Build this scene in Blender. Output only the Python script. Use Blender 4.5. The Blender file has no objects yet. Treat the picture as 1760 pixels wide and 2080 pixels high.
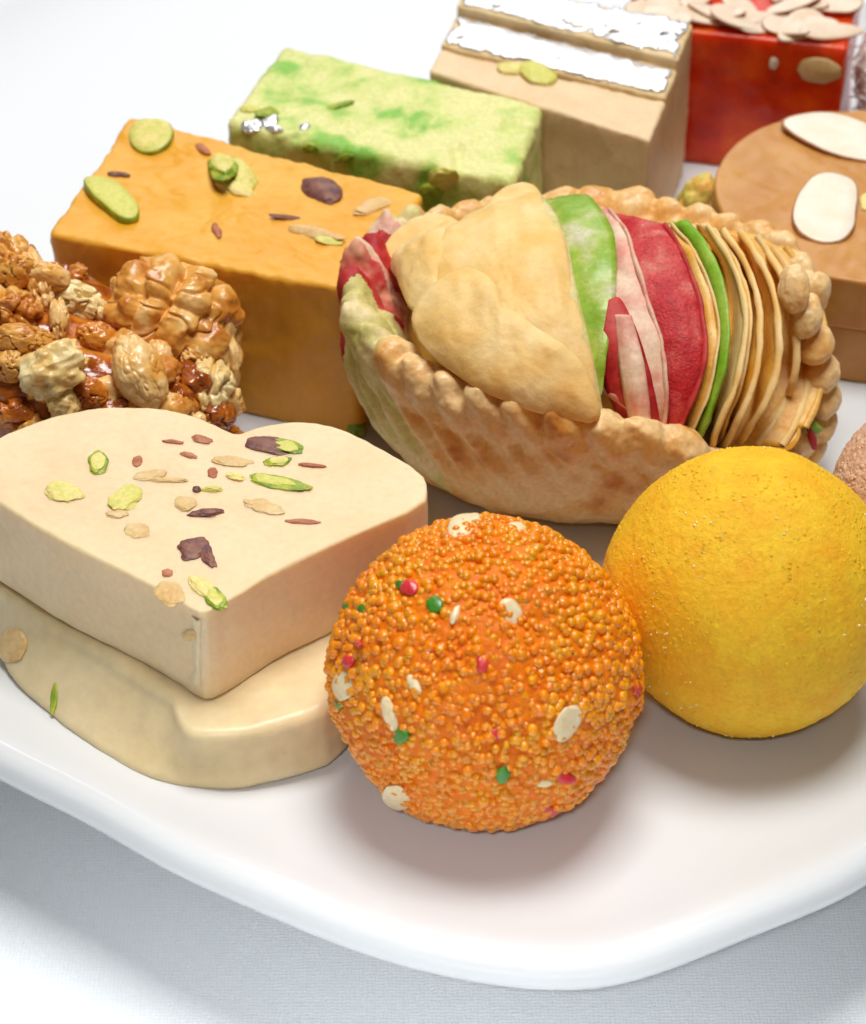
import bpy, math, random
import numpy as np
from mathutils import Vector
from mathutils.bvhtree import BVHTree
random.seed(7); RNG = np.random.default_rng(7)
scn = bpy.context.scene
COL = scn.collection
CM = 0.01                                  # everything below is written in centimetres

# ------------------------------------------------------------------ camera
PITCH, FPX, CAMH = math.radians(39.0), 5500.0, 28.12
SP, CP = math.sin(PITCH), math.cos(PITCH)
cam = bpy.data.cameras.new('camera'); camo = bpy.data.objects.new('camera', cam); COL.objects.link(camo)
camo.location = (0, 0, CAMH*CM); camo.rotation_euler = (math.pi/2-PITCH, 0, 0)
cam.sensor_fit = 'HORIZONTAL'; cam.sensor_width = 36; cam.lens = 36*FPX/1760
cam.clip_start = 0.01; cam.clip_end = 50
cam.dof.use_dof = True; cam.dof.focus_distance = 0.405; cam.dof.aperture_fstop = 36
scn.camera = camo

# ------------------------------------------------------------------ world, lamps, exposure
w = bpy.data.worlds.new('World'); scn.world = w; w.use_nodes = True
bg = w.node_tree.nodes['Background']; bg.inputs[0].default_value = (1.0, 0.985, 0.96, 1); bg.inputs[1].default_value = 0.045
def area(name, loc, target, size, power, color=(1, 1, 1), sy=None, spread=180):
    l = bpy.data.lights.new(name, 'AREA'); l.shape = 'RECTANGLE'; l.size = size*CM; l.size_y = (sy or size)*CM
    l.energy = power; l.color = color; l.spread = math.radians(spread)
    o = bpy.data.objects.new(name, l); COL.objects.link(o)
    o.location = Vector(loc)*CM
    o.rotation_euler = (Vector(target)-Vector(loc)).to_track_quat('-Z', 'Y').to_euler()
    return o
area('overhead_softbox', (5, 40, 85), (2, 36, 0), 36, 7.8, (1.0, 0.988, 0.97))
area('backdrop_softbox', (-6, 150, 75), (0, 62, 0), 70, 4.2, (0.92, 0.95, 1.0))
area('foreground_lamp', (-6, -42, 72), (-2, 7.0, -2.5), 10, 0.56, (0.98, 0.99, 1.0), None, 24)
area('left_strip_lamp', (-85, 24, 40), (0, 32, 0), 12, 0.16, (0.97, 0.985, 1.0), 34)
scn.view_settings.view_transform = 'Standard'; scn.view_settings.look = 'None'
scn.view_settings.exposure = 0.0; scn.view_settings.gamma = 1.0
scn.cycles.use_denoising = True
scn.cycles.max_bounces = 10

# ------------------------------------------------------------------ projection helpers (centimetres)
def ray(px, py):
    u, v = (px-880)/FPX, (py-1040)/FPX
    return np.array([u, CP-v*SP, -SP-v*CP])
CAMP = np.array([0, 0, CAMH])
def at(px, py, z):
    r = ray(px, py); return CAMP + r*((CAMH-z)/-r[2])
def at_y(px, py, y):
    r = ray(px, py); return CAMP + r*(y/r[1])
def on_plane(px, py, p, n):
    r = ray(px, py); dn = r@n
    return CAMP + r*(((p-CAMP)@n)/dn)
def on_ellipsoid(px, py, C, R):
    r = ray(px, py)/R; o = (CAMP-C)/R
    a, b, c = r@r, r@o, o@o-1
    t = (-b-math.sqrt(max(b*b-a*c, 0)))/a
    return CAMP + ray(px, py)*t

# ------------------------------------------------------------------ noise
def _h(ix, iy, iz, seed):
    h = (ix.astype(np.uint32)*np.uint32(374761393) + iy.astype(np.uint32)*np.uint32(668265263)
         + iz.astype(np.uint32)*np.uint32(2246822519) + np.uint32((seed*3266489917) & 0xffffffff))
    h = (h ^ (h >> np.uint32(15)))*np.uint32(2246822519); h = (h ^ (h >> np.uint32(13)))*np.uint32(3266489917)
    h ^= h >> np.uint32(16)
    return h.astype(np.float64)/2147483648.0-1.0
def vn(p, seed=0):
    p = np.asarray(p, float); i = np.floor(p).astype(np.int64); f = p-i; u = f*f*f*(f*(f*6-15)+10)
    r = 0
    for dx in (0, 1):
        for dy in (0, 1):
            for dz in (0, 1):
                wgt = (u[:, 0] if dx else 1-u[:, 0])*(u[:, 1] if dy else 1-u[:, 1])*(u[:, 2] if dz else 1-u[:, 2])
                r = r + wgt*_h(i[:, 0]+dx, i[:, 1]+dy, i[:, 2]+dz, seed)
    return r
def fbm(p, octv=3, seed=0):
    p = np.asarray(p, float); a, s, t = 1.0, 0, 0
    for k in range(octv):
        s = s + a*vn(p*2**k+17.3*k, seed+k); t += a; a *= .5
    return s/t

# ------------------------------------------------------------------ object helpers
def tag(o, label, cat=None, group=None, kind=None):
    if label: o['label'] = label
    if cat: o['category'] = cat
    if group: o['group'] = group
    if kind: o['kind'] = kind
    return o
def thing(name, loc, label, cat, group=None):
    o = bpy.data.objects.new(name, None); COL.objects.link(o); o.location = Vector(loc)*CM
    o.empty_display_size = .01
    return tag(o, label, cat, group)
def wloc(o):
    v = Vector((0, 0, 0))
    while o: v = v + o.location; o = o.parent
    return v
def mk(name, V, F, mats, parent=None, fm=None, smooth=True, origin=None):
    """one mesh object from world-centimetre vertices"""
    V = np.asarray(V, float)
    base = wloc(parent) if parent else Vector((0, 0, 0))
    org = Vector(origin)*CM if origin is not None else (base if parent else Vector(V.mean(0))*CM)
    me = bpy.data.meshes.new(name)
    me.from_pydata((V*CM-np.array(org)).tolist(), [], F if isinstance(F, list) else F.tolist())
    for m in (mats if isinstance(mats, (list, tuple)) else [mats]): me.materials.append(m)
    if fm is not None: me.polygons.foreach_set('material_index', np.asarray(fm, np.int32))
    if smooth: me.polygons.foreach_set('use_smooth', np.ones(len(me.polygons), bool))
    me.update()
    o = bpy.data.objects.new(name, me); COL.objects.link(o)
    o.location = org-base
    if parent: o.parent = parent
    return o
def bvh_of(V, F): return BVHTree.FromPolygons([tuple(v) for v in V], [tuple(f) for f in F])
def hit(px, py, bvh):
    r = ray(px, py); r = r/np.linalg.norm(r)
    loc, nrm, _, _ = bvh.ray_cast(Vector(CAMP), Vector(r))
    if loc is None:
        loc, nrm, _, _ = bvh.find_nearest(Vector(CAMP+r*np.linalg.norm(CAMP-np.array([0, 36, 2.]))))
    n = np.array(nrm)
    if n@r > 0: n = -n
    return np.array(loc), n
_ico = {}
def ico(k):
    if k in _ico: return _ico[k]
    t = (1+5**.5)/2
    V = np.array([(-1,t,0),(1,t,0),(-1,-t,0),(1,-t,0),(0,-1,t),(0,1,t),(0,-1,-t),(0,1,-t),(t,0,-1),(t,0,1),(-t,0,-1),(-t,0,1)], float)
    F = np.array([(0,11,5),(0,5,1),(0,1,7),(0,7,10),(0,10,11),(1,5,9),(5,11,4),(11,10,2),(10,7,6),(7,1,8),(3,9,4),(3,4,2),(3,2,6),(3,6,8),(3,8,9),(4,9,5),(2,4,11),(6,2,10),(8,6,7),(9,8,1)])
    V /= np.linalg.norm(V, axis=1)[:, None]
    for _ in range(k):
        E = np.concatenate([F[:, [0,1]], F[:, [1,2]], F[:, [2,0]]]); Es = np.sort(E, 1)
        u, inv = np.unique(Es, axis=0, return_inverse=True); inv = inv.reshape(-1)
        M = V[u[:, 0]]+V[u[:, 1]]; M /= np.linalg.norm(M, axis=1)[:, None]
        n, m = len(F), len(V); a, b, c = inv[:n]+m, inv[n:2*n]+m, inv[2*n:]+m
        V = np.concatenate([V, M])
        F = np.concatenate([np.c_[F[:,0],a,c], np.c_[F[:,1],b,a], np.c_[F[:,2],c,b], np.c_[a,b,c]])
    _ico[k] = (V, F); return _ico[k]
def resample(P, n, closed=True):
    P = np.asarray(P, float)
    Q = np.concatenate([P, P[:1]]) if closed else P
    L = np.concatenate([[0], np.cumsum(np.linalg.norm(np.diff(Q, axis=0), axis=1))])
    t = np.linspace(0, L[-1], n, endpoint=not closed)
    return np.stack([np.interp(t, L, Q[:, k]) for k in range(Q.shape[1])], 1)
def chaikin(P, it=2, closed=True):
    P = np.asarray(P, float)
    for _ in range(it):
        if closed:
            N = np.roll(P, -1, 0); P = np.stack([.75*P+.25*N, .25*P+.75*N], 1).reshape(-1, P.shape[1])
        else:
            A = P[:-1]; N = P[1:]; Q = np.stack([.75*A+.25*N, .25*A+.75*N], 1).reshape(-1, P.shape[1])
            P = np.concatenate([P[:1], Q, P[-1:]])
    return P
def round_quad(Q, r, k=6):
    """quad corners -> outline with rounded corners"""
    Q = np.asarray(Q, float)[:, :2]; out = []
    for i in range(4):
        p, a, b = Q[i], Q[i-1], Q[(i+1) % 4]
        u = (a-p)/np.linalg.norm(a-p); v = (b-p)/np.linalg.norm(b-p)
        for t in np.linspace(0, 1, k):
            s0, s1 = p+u*r, p+v*r
            out.append((1-t)**2*s0+2*t*(1-t)*p+t*t*s1)
    return np.array(out)
def slab(outline, z0, z1, rt=.1, rb=.1, n=220, rings=22, side=14, amp=.02, freq=2., oct_=3, seed=1, topf=None, smooth=True, taper=0, fine=.25):
    """solid with a plan outline, rounded edges and an uneven surface"""
    O = resample(outline, n); A = np.sum(O[:, 0]*np.roll(O[:, 1], -1)-np.roll(O[:, 0], -1)*O[:, 1])
    if A < 0: O = O[::-1]
    T = np.roll(O, -1, 0)-np.roll(O, 1, 0); N = np.c_[T[:, 1], -T[:, 0]]; N /= np.linalg.norm(N, axis=1)[:, None]
    for _ in range(3): N = (N+np.roll(N, 1, 0)+np.roll(N, -1, 0)); N /= np.linalg.norm(N, axis=1)[:, None]
    taper = np.asarray(taper(O) if callable(taper) else taper, float)
    if taper.ndim: taper = taper[:, None]
    c = O.mean(0); prof = []
    q = np.linspace(0, math.pi/2, 6)
    for a in q: prof.append((rb*(1-math.sin(a)), z0+rb*(1-math.cos(a)), -N*math.sin(a), -math.cos(a)))
    prof = [(i, z, (math.sin(a), -math.cos(a))) for (i, z, _, _), a in zip(prof, q)]
    for t in np.linspace(0, 1, side)[1:-1]: prof.append((taper*t, z0+rb+(z1-rt-z0-rb)*t, (1, 0)))
    for a in q: prof.append((taper+rt*(1-math.cos(a)), z1-rt+rt*math.sin(a), (math.cos(a), math.sin(a))))
    R, NN = [], []
    def ring(P2, z, nx, nz): R.append(np.c_[P2, np.full(n, z)]); NN.append(np.c_[N*nx, np.full(n, nz)])
    inner_b = O-N*rb; inner_t = O-N*(rt+taper)
    for s in np.linspace(.02, 1, 8)[:-1]: ring(c+(inner_b-c)*s, z0, 0, -1)
    for i, z, (nx, nz) in prof: ring(O-N*i, z, nx, nz)
    for s in np.linspace(1, .012, rings)[1:]: ring(c+(inner_t-c)*s, z1, 0, 1)
    V = np.concatenate(R); NV = np.concatenate(NN)
    d = fbm(V*freq, oct_, seed)*amp + fbm(V*freq*5, 3, seed+9)*amp*fine
    if topf is not None: d = d+topf(V)*np.clip(NV[:, 2], 0, 1)
    V = V+NV*d[:, None]
    m = len(R); F = []
    idx = np.arange(n); nx_ = np.roll(idx, -1)
    for k in range(m-1):
        F.append(np.c_[k*n+idx, k*n+nx_, (k+1)*n+nx_, (k+1)*n+idx])
    F = np.concatenate(F).tolist()
    V = np.concatenate([V, [V[:n].mean(0)], [V[-n:].mean(0)]])
    F += [[m*n, int(nx_[j]), int(j)] for j in range(n)]
    F += [[m*n+1, (m-1)*n+int(j), (m-1)*n+int(nx_[j])] for j in range(n)]
    return V, F
def lump(p, A, B, Cn, k=3, amp=.18, freq=1.4, seed=0, flat=0.0):
    """irregular nugget: unit sphere through three axis vectors"""
    q, F = ico(k)
    d = 1+amp*fbm(q*freq+seed*3.7, 3, seed)
    q2 = q*d[:, None]
    if flat: q2[:, 2] = np.clip(q2[:, 2], -1, flat)
    return p+q2[:, :1]*A+q2[:, 1:2]*B+q2[:, 2:]*Cn, F, q
def tangents(px, py, p, n):
    e = 4.0
    tx = (on_plane(px+e, py, p, n)-on_plane(px-e, py, p, n))/(2*e)
    ty = (on_plane(px, py+e, p, n)-on_plane(px, py-e, p, n))/(2*e)
    lim = 4*np.linalg.norm(p-CAMP)/FPX
    for t in (tx, ty):
        l = np.linalg.norm(t)
        if l > lim: t *= lim/l
    return tx, ty
_sd = [100]
def stud(name, parent, bvh, px, py, wpx, hpx, ang, thick, mats, sink=.3, k=3, amp=.2, freq=1.5, flat=0, two=None):
    """a nut piece pressed into a surface"""
    _sd[0] += 1
    p, n = hit(px, py, bvh); tx, ty = tangents(px, py, p, n)
    a = math.radians(ang); A = (math.cos(a)*tx+math.sin(a)*ty)*wpx/2; B = (-math.sin(a)*tx+math.cos(a)*ty)*hpx/2
    V, F, q = lump(p+n*thick*(1-2*sink)*.5, A, B, n*thick, k, amp, freq, _sd[0], flat)
    fm = None
    if two is not None: fm = (q[F].mean(1)[:, 2] > two).astype(int)
    return mk(name, V, F, mats, parent, fm, origin=p)
def flake(name, parent, P3, nrm, thick, mats, dome=.0, seed=0):
    """thin sliced nut from a closed 3D outline lying roughly in one plane"""
    P = resample(chaikin(P3, 2), 36); c = P.mean(0); n = np.asarray(nrm, float); n = n/np.linalg.norm(n); m = len(P)
    V, F, fm = [], [], []
    levels = [(1.0, 0), (1.0, thick*.75), (.955, thick), (.6, thick+dome*.6), (.25, thick+dome)]
    for s, h in levels:
        q = c+(P-c)*s+n*h
        V.append(q+n*(fbm(q*3+seed, 2, seed)*thick*.25)[:, None])
    for k in range(len(levels)-1):
        for j in range(m):
            F.append([k*m+j, k*m+(j+1) % m, (k+1)*m+(j+1) % m, (k+1)*m+j]); fm.append(1 if k <= 1 else 0)
    V = np.concatenate(V+[[V[-1].mean(0)], [V[0].mean(0)]]); L = len(levels)
    for j in range(m):
        F.append([(L-1)*m+j, (L-1)*m+(j+1) % m, L*m]); fm.append(0)
        F.append([(j+1) % m, j, L*m+1]); fm.append(1)
    return mk(name, V, F, mats, parent, fm, origin=c)

# ------------------------------------------------------------------ materials
def mat(name, c1, c2=None, c3=None, scale=2.0, rough=.5, bump=.15, bscale=12., sss=.0, sssr=.15, coat=0., metal=0.,
        lo=.35, hi=.65, spec=.5, detail=5., rnd=0., bump2=0., b2scale=40., vor=0., distort=0., ior=1.45, trans=0., speck=.13, sscale=14., srad=(1, .55, .3)):
    m = bpy.data.materials.new(name); m.use_nodes = True; nt = m.node_tree; N, L = nt.nodes, nt.links
    b = N['Principled BSDF']
    tc = N.new('ShaderNodeTexCoord'); mp = N.new('ShaderNodeMapping'); L.new(tc.outputs['Object'], mp.inputs[0])
    mp.inputs['Scale'].default_value = (100, 100, 100)
    oi = N.new('ShaderNodeObjectInfo'); mul = N.new('ShaderNodeMath'); mul.operation = 'MULTIPLY'; mul.inputs[1].default_value = 37.
    L.new(oi.outputs['Random'], mul.inputs[0]); cb = N.new('ShaderNodeCombineXYZ')
    L.new(mul.outputs[0], cb.inputs[0]); L.new(mul.outputs[0], cb.inputs[1]); L.new(cb.outputs[0], mp.inputs['Location'])
    c2 = c2 or c1
    nz = N.new('ShaderNodeTexNoise'); nz.inputs['Scale'].default_value = scale; nz.inputs['Detail'].default_value = detail
    nz.inputs['Distortion'].default_value = distort
    L.new(mp.outputs[0], nz.inputs['Vector'])
    rp = N.new('ShaderNodeValToRGB'); e = rp.color_ramp.elements
    e[0].position, e[1].position = lo, hi; e[0].color = (*c1, 1); e[1].color = (*c2, 1)
    if c3: x = e.new((lo+hi)/2); x.color = (*c3, 1)
    fac = nz.outputs['Fac']
    if rnd:
        ma = N.new('ShaderNodeMath'); ma.operation = 'MULTIPLY_ADD'; L.new(oi.outputs['Random'], ma.inputs[0]); ma.inputs[1].default_value = rnd
        sb = N.new('ShaderNodeMath'); sb.operation = 'SUBTRACT'; L.new(fac, sb.inputs[0]); sb.inputs[1].default_value = rnd/2
        L.new(sb.outputs[0], ma.inputs[2]); fac = ma.outputs[0]
    L.new(fac, rp.inputs[0]); colr = rp.outputs[0]
    if speck:
        n2 = N.new('ShaderNodeTexNoise'); n2.inputs['Scale'].default_value = sscale; n2.inputs['Detail'].default_value = 4; L.new(mp.outputs[0], n2.inputs['Vector'])
        mr = N.new('ShaderNodeMapRange'); mr.inputs[1].default_value = .3; mr.inputs[2].default_value = .7; mr.inputs[3].default_value = 1-speck; mr.inputs[4].default_value = 1+speck*.4
        L.new(n2.outputs['Fac'], mr.inputs[0]); mx = N.new('ShaderNodeVectorMath'); mx.operation = 'SCALE'
        L.new(colr, mx.inputs[0]); L.new(mr.outputs[0], mx.inputs['Scale']); colr = mx.outputs[0]
    L.new(colr, b.inputs['Base Color'])
    b.inputs['Roughness'].default_value = rough; b.inputs['Metallic'].default_value = metal
    b.inputs['Specular IOR Level'].default_value = spec; b.inputs['IOR'].default_value = ior
    b.inputs['Transmission Weight'].default_value = trans
    if sss:
        b.inputs['Subsurface Weight'].default_value = sss; b.inputs['Subsurface Radius'].default_value = srad
        b.inputs['Subsurface Scale'].default_value = sssr*CM
    if coat: b.inputs['Coat Weight'].default_value = coat; b.inputs['Coat Roughness'].default_value = .12
    prev = None
    for st, sc, kind in ((bump, bscale, 'n'), (bump2, b2scale, 'n'), (vor, bscale, 'v')):
        if not st: continue
        t = N.new('ShaderNodeTexNoise' if kind == 'n' else 'ShaderNodeTexVoronoi'); t.inputs['Scale'].default_value = sc
        if kind == 'n': t.inputs['Detail'].default_value = 4
        L.new(mp.outputs[0], t.inputs['Vector'])
        bp = N.new('ShaderNodeBump'); bp.inputs['Strength'].default_value = st; bp.inputs['Distance'].default_value = .05*CM
        if kind == 'v': bp.invert = True
        L.new(t.outputs[0], bp.inputs['Height'])
        if prev: L.new(prev.outputs[0], bp.inputs['Normal'])
        prev = bp
    if prev: L.new(prev.outputs[0], b.inputs['Normal'])
    return m
M = {}
M['ceramic'] = mat('ceramic', (.675, .69, .70), rough=.13, bump=0, coat=.3, spec=.5, speck=0)
M['heart'] = mat('heart_fudge', (.85, .63, .36), (.89, .69, .42), scale=.7, rough=.42, bump=.06, bscale=6, bump2=.05, sss=.4, sssr=.35, speck=.06, sscale=9, srad=(1, .7, .22))
M['heart_wet'] = mat('heart_fudge_moist', (.74, .58, .32), (.80, .65, .39), scale=.8, rough=.36, bump=.15, bscale=7, sss=.3, sssr=.3, speck=.08, sscale=4, srad=(1, .75, .4))
M['yellow_barfi'] = mat('mango_fudge', (.81, .365, .018), (.85, .44, .05), scale=.9, rough=.42, speck=.06, bump=.12, bscale=4, bump2=.08, sss=.25, sssr=.3)
M['green_barfi'] = mat('pistachio_fudge', (.26, .54, .07), (.79, .76, .31), (.64, .70, .21), scale=1.0, lo=.36, hi=.56, rough=.5, bump=.35, bscale=5, bump2=.15, b2scale=22, sss=.2, sssr=.2, distort=.4)
M['cream_barfi'] = mat('milk_fudge', (.74, .53, .26), (.80, .60, .34), scale=1.3, rough=.5, speck=.07, bump=.12, bscale=7, bump2=.1, sss=.2, sssr=.25)
M['peach_barfi'] = mat('peach_fudge', (.81, .57, .32), (.85, .63, .38), scale=1.3, rough=.5, speck=.07, bump=.12, bscale=7, bump2=.1, sss=.2, sssr=.25)
M['silver'] = mat('silver_leaf', (.95, .95, .95), (.9, .9, .9), scale=3, speck=.04, rough=.30, bump=.55, bscale=4, bump2=.3, b2scale=15, metal=.85)
M['red_halwa'] = mat('red_jelly', (.60, .016, .001), (.93, .13, .006), (.80, .05, .003), scale=1.1, lo=.3, hi=.7, rough=.24, spec=.45, bump=.25, bscale=4, sss=1.0, sssr=.6, srad=(1, .10, .02), coat=.0)
M['disc'] = mat('caramel_fudge', (.55, .24, .05), (.62, .30, .075), (.58, .265, .06), scale=1.2, rough=.36, speck=.05, bump=.08, bscale=5, bump2=.06, sss=.2, sssr=.2)
M['almond'] = mat('almond_flesh', (.88, .76, .58), (.93, .84, .70), scale=2, speck=.03, rough=.45, bump=.05, sss=.2, sssr=.15)
M['almond_skin'] = mat('almond_skin', (.34, .13, .045), (.5, .24, .1), scale=4, rough=.55)
M['pist_flesh'] = mat('pistachio_flesh', (.88, .72, .26), (.70, .66, .15), scale=4, rough=.5, bump=.2, sss=.15, sssr=.1, rnd=.5)
M['pist_green'] = mat('pistachio_green', (.16, .30, .015), (.48, .52, .05), scale=4, rough=.4, bump=.3, sss=.1, sssr=.1)
M['pist_skin'] = mat('pistachio_skin', (.13, .045, .05), (.30, .12, .07), scale=5, rough=.45, bump=.3)
M['nut_tan'] = mat('soaked_nut', (.74, .46, .17), (.82, .58, .28), scale=3, rough=.4, bump=.2, sss=.2, sssr=.15)
M['nut_red'] = mat('red_skin_chip', (.42, .12, .05), (.55, .22, .10), scale=5, rough=.5, bump=.2)
M['walnut'] = mat('candied_walnut', (.58, .19, .02), (.93, .62, .26), (.82, .41, .08), scale=1.7, lo=.32, hi=.66, rough=.36, bump=.2, bscale=6, bump2=.08, b2scale=22, coat=.25, rnd=.16, sss=.08, sssr=.1)
M['walnut_pale'] = mat('broken_walnut', (.86, .56, .18), (.92, .76, .40), scale=2.0, rough=.34, bump=.25, bscale=6, coat=.15, sss=.15, sssr=.12)
M['syrup'] = mat('nut_syrup', (.30, .06, .004), (.72, .26, .03), (.52, .14, .012), scale=2.6, rough=.2, bump=.5, bscale=7, coat=.5, rnd=.3)
M['boondi'] = mat('boondi_orange', (.86, .19, .001), (.95, .34, .003), (.91, .25, .002), scale=1.6, rough=.26, bump=.1, bscale=14, sss=.35, sssr=.12, coat=.3, rnd=.25, lo=.25, hi=.75, srad=(1, .4, .1))
M['boondi_paste'] = mat('boondi_paste', (.78, .15, .001), (.88, .22, .002), scale=3, rough=.5, spec=.3, bump=.7, bscale=9, sss=.2, sssr=.1)
M['boondi_green'] = mat('boondi_green', (.03, .18, .01), (.08, .30, .02), scale=4, rough=.35, coat=.3)
M['boondi_red'] = mat('boondi_red', (.62, .015, .03), (.72, .05, .05), scale=4, rough=.35, coat=.3)
M['seed'] = mat('melon_seed', (.86, .66, .36), (.90, .75, .48), scale=3, rough=.35, bump=.1, sss=.25, sssr=.1, coat=.2)
M['yellow_ball'] = mat('gram_flour', (.96, .455, .005), (.985, .60, .014), scale=2.4, speck=.10, rough=.65, bump=.35, bscale=24, bump2=.4, b2scale=60, sss=.25, sssr=.15, lo=.3, hi=.7)
M['crystal'] = mat('sugar_crystal', (.95, .82, .42), rough=.15, bump=0, coat=.5)
M['pink_ball'] = mat('rose_laddu', (.70, .40, .23), (.78, .50, .33), scale=2, rough=.55, bump=.25, bscale=16, bump2=.2)
M['coconut'] = mat('coconut_shreds', (.92, .88, .84), (.86, .76, .68), scale=3, rough=.6, bump=.2, sss=.2, sssr=.1)
M['dough'] = mat('flaky_dough', (.86, .52, .15), (.92, .67, .31), (.89, .60, .23), scale=1.3, speck=.05, rough=.55, bump=.3, bscale=3.5, bump2=.12, b2scale=20, sss=.15, sssr=.12, spec=.35)
M['crust'] = mat('fried_crust', (.60, .205, .022), (.90, .62, .29), (.85, .47, .14), scale=1.2, lo=.27, hi=.55, rough=.48, bump=.35, bscale=4, bump2=.15, b2scale=18, sss=.15, sssr=.15, coat=.15)
M['wall'] = mat('fried_wall', (.62, .24, .035), (.86, .54, .22), (.78, .40, .11), scale=1.1, lo=.32, hi=.66, rough=.42, bump=.35, bscale=4, bump2=.15, b2scale=18, sss=.15, sssr=.15)
M['almond_warm'] = mat('almond_slice_warm', (.84, .62, .44), (.90, .74, .58), scale=2, speck=.04, rough=.45, bump=.05, sss=.2, sssr=.15)
M['dough_gold'] = mat('golden_leaf', (.83, .41, .05), (.89, .56, .16), scale=2, rough=.42, bump=.3, bscale=5, bump2=.1, sss=.2, sssr=.15)
M['leaf_face'] = mat('leaf_face', (.80, .36, .025), (.88, .52, .09), scale=2, rough=.42, bump=.3, bscale=5, sss=.2, sssr=.15)
M['dough_green'] = mat('green_dough', (.20, .42, .015), (.36, .52, .06), scale=2, rough=.45, bump=.4, bscale=5)
M['dough_green_mix'] = mat('mottled_green_dough', (.27, .45, .03), (.62, .58, .36), (.40, .50, .08), scale=1.7, lo=.42, hi=.66, rough=.4, bump=.5, bscale=5, coat=.1)
M['dough_red'] = mat('red_dough', (.56, .014, .02), (.76, .30, .22), (.66, .07, .06), scale=1.5, distort=.8, lo=.40, hi=.72, rough=.6, bump=.45, bscale=6, bump2=.3, b2scale=24, speck=.35, sscale=18)
M['dough_deep_red'] = mat('deep_red_dough', (.42, .008, .012), (.60, .06, .05), scale=2, rough=.6, bump=.35, bscale=5)
M['dough_pink'] = mat('pink_dough', (.74, .26, .20), (.86, .62, .44), scale=1.8, lo=.3, hi=.6, rough=.6, bump=.35, bscale=5)
M['crust_green'] = mat('pale_green_crust', (.58, .52, .13), (.84, .66, .36), (.72, .62, .25), scale=1.4, rough=.55, bump=.35, bscale=4, sss=.15, sssr=.12)
M['crust_red'] = mat('red_streaked_crust', (.56, .03, .035), (.74, .34, .20), scale=1.8, rough=.55, bump=.35, bscale=5)

# ------------------------------------------------------------------ setting: cloth
def cloth_material():
    m = bpy.data.materials.new('tablecloth_linen'); m.use_nodes = True; N, L = m.node_tree.nodes, m.node_tree.links
    b = N['Principled BSDF']; b.inputs['Roughness'].default_value = .85; b.inputs['Specular IOR Level'].default_value = .2
    tc = N.new('ShaderNodeTexCoord'); prev = None
    mix = N.new('ShaderNodeMath'); mix.operation = 'ADD'; outs = []
    for k, ax in enumerate('XY'):
        wv = N.new('ShaderNodeTexWave'); wv.bands_direction = ax; wv.inputs['Scale'].default_value = 520; wv.inputs['Distortion'].default_value = 5.0
        wv.inputs['Detail'].default_value = 3; wv.inputs['Detail Scale'].default_value = 1.2
        L.new(tc.outputs['Object'], wv.inputs['Vector']); L.new(wv.outputs['Fac'], mix.inputs[k])
    nz = N.new('ShaderNodeTexNoise'); nz.inputs['Scale'].default_value = 900; nz.inputs['Detail'].default_value = 3; L.new(tc.outputs['Object'], nz.inputs['Vector'])
    ad = N.new('ShaderNodeMath'); ad.operation = 'MULTIPLY_ADD'; L.new(nz.outputs['Fac'], ad.inputs[0]); ad.inputs[1].default_value = 2.6; L.new(mix.outputs[0], ad.inputs[2])
    bp = N.new('ShaderNodeBump'); bp.inputs['Strength'].default_value = .35; bp.inputs['Distance'].default_value = .02*CM
    L.new(ad.outputs[0], bp.inputs['Height']); L.new(bp.outputs[0], b.inputs['Normal'])
    rp = N.new('ShaderNodeValToRGB'); rp.color_ramp.elements[0].color = (.64, .675, .70, 1); rp.color_ramp.elements[1].color = (.72, .75, .775, 1)
    dv = N.new('ShaderNodeMath'); dv.operation = 'DIVIDE'; dv.inputs[1].default_value = 4.2; L.new(ad.outputs[0], dv.inputs[0])
    L.new(dv.outputs[0], rp.inputs[0]); L.new(rp.outputs[0], b.inputs['Base Color'])
    return m
TZ = -2.45
gx = np.linspace(-160, 160, 161); gy = np.linspace(-60, 260, 161)
X, Y = np.meshgrid(gx, gy); V = np.c_[X.ravel(), Y.ravel(), np.full(X.size, TZ)]
V[:, 2] += fbm(V*[.05, .05, 0], 2, 5)*.12
idx = np.arange(160*161).reshape(160, 161)[:, :160].ravel()
F = np.c_[idx, idx+1, idx+162, idx+161]
o = mk('tablecloth', V, F, cloth_material()); tag(o, None, kind='structure')

# ------------------------------------------------------------------ plate
PC = np.array([.13, 41.13]); PTH, PR, PN = .9225, 13.81, 4.227
ridge_px = [(0,1519),(205,1616),(332,1698),(511,1774),(665,1841),(900,1912),(1050,1935),(1167,1942),(1218,1945),(1269,1930),(1371,1891),(1525,1827),(1760,1735)]
rp_ = np.array([at(*p, .5)[:2] for p in ridge_px])-PC
def superR(ang):
    a = ang-PTH; return PR/(np.abs(np.cos(a))**PN+np.abs(np.sin(a))**PN)**(1/PN)
ra = np.arctan2(rp_[:, 1], rp_[:, 0]); rd = np.linalg.norm(rp_, axis=1)-superR(ra)
od = np.argsort(ra); ra, rd = ra[od], rd[od]
ang = np.linspace(-math.pi, math.pi, 361)[:-1]
corr = np.interp(ang, np.r_[ra[0]-.3, ra, ra[-1]+.3], np.r_[0, rd, 0])
for _ in range(6): corr = (corr+np.roll(corr, 1)+np.roll(corr, -1))/3
RO = superR(ang)+corr
prof = [(-13, -.0), (-9, 0), (-6, 0), (-4.2, .0), (-3.0, .02), (-2.2, .06), (-1.5, .14), (-1.0, .24), (-.6, .36), (-.32, .455), (-.12, .5), (0.02, .495), (.12, .455),
        (.2, .38), (.235, .27), (.235, .15), (.2, .03), (.12, -.08), (0, -.19), (-.3, -.4), (-1, -.75), (-2, -1.1), (-3.2, -1.5), (-3.8, -1.9), (-4.0, -2.3), (-4.3, -2.42), (-4.6, -2.3), (-4.8, -1.8), (-6, -1.4), (-13, -1.4)]
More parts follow.
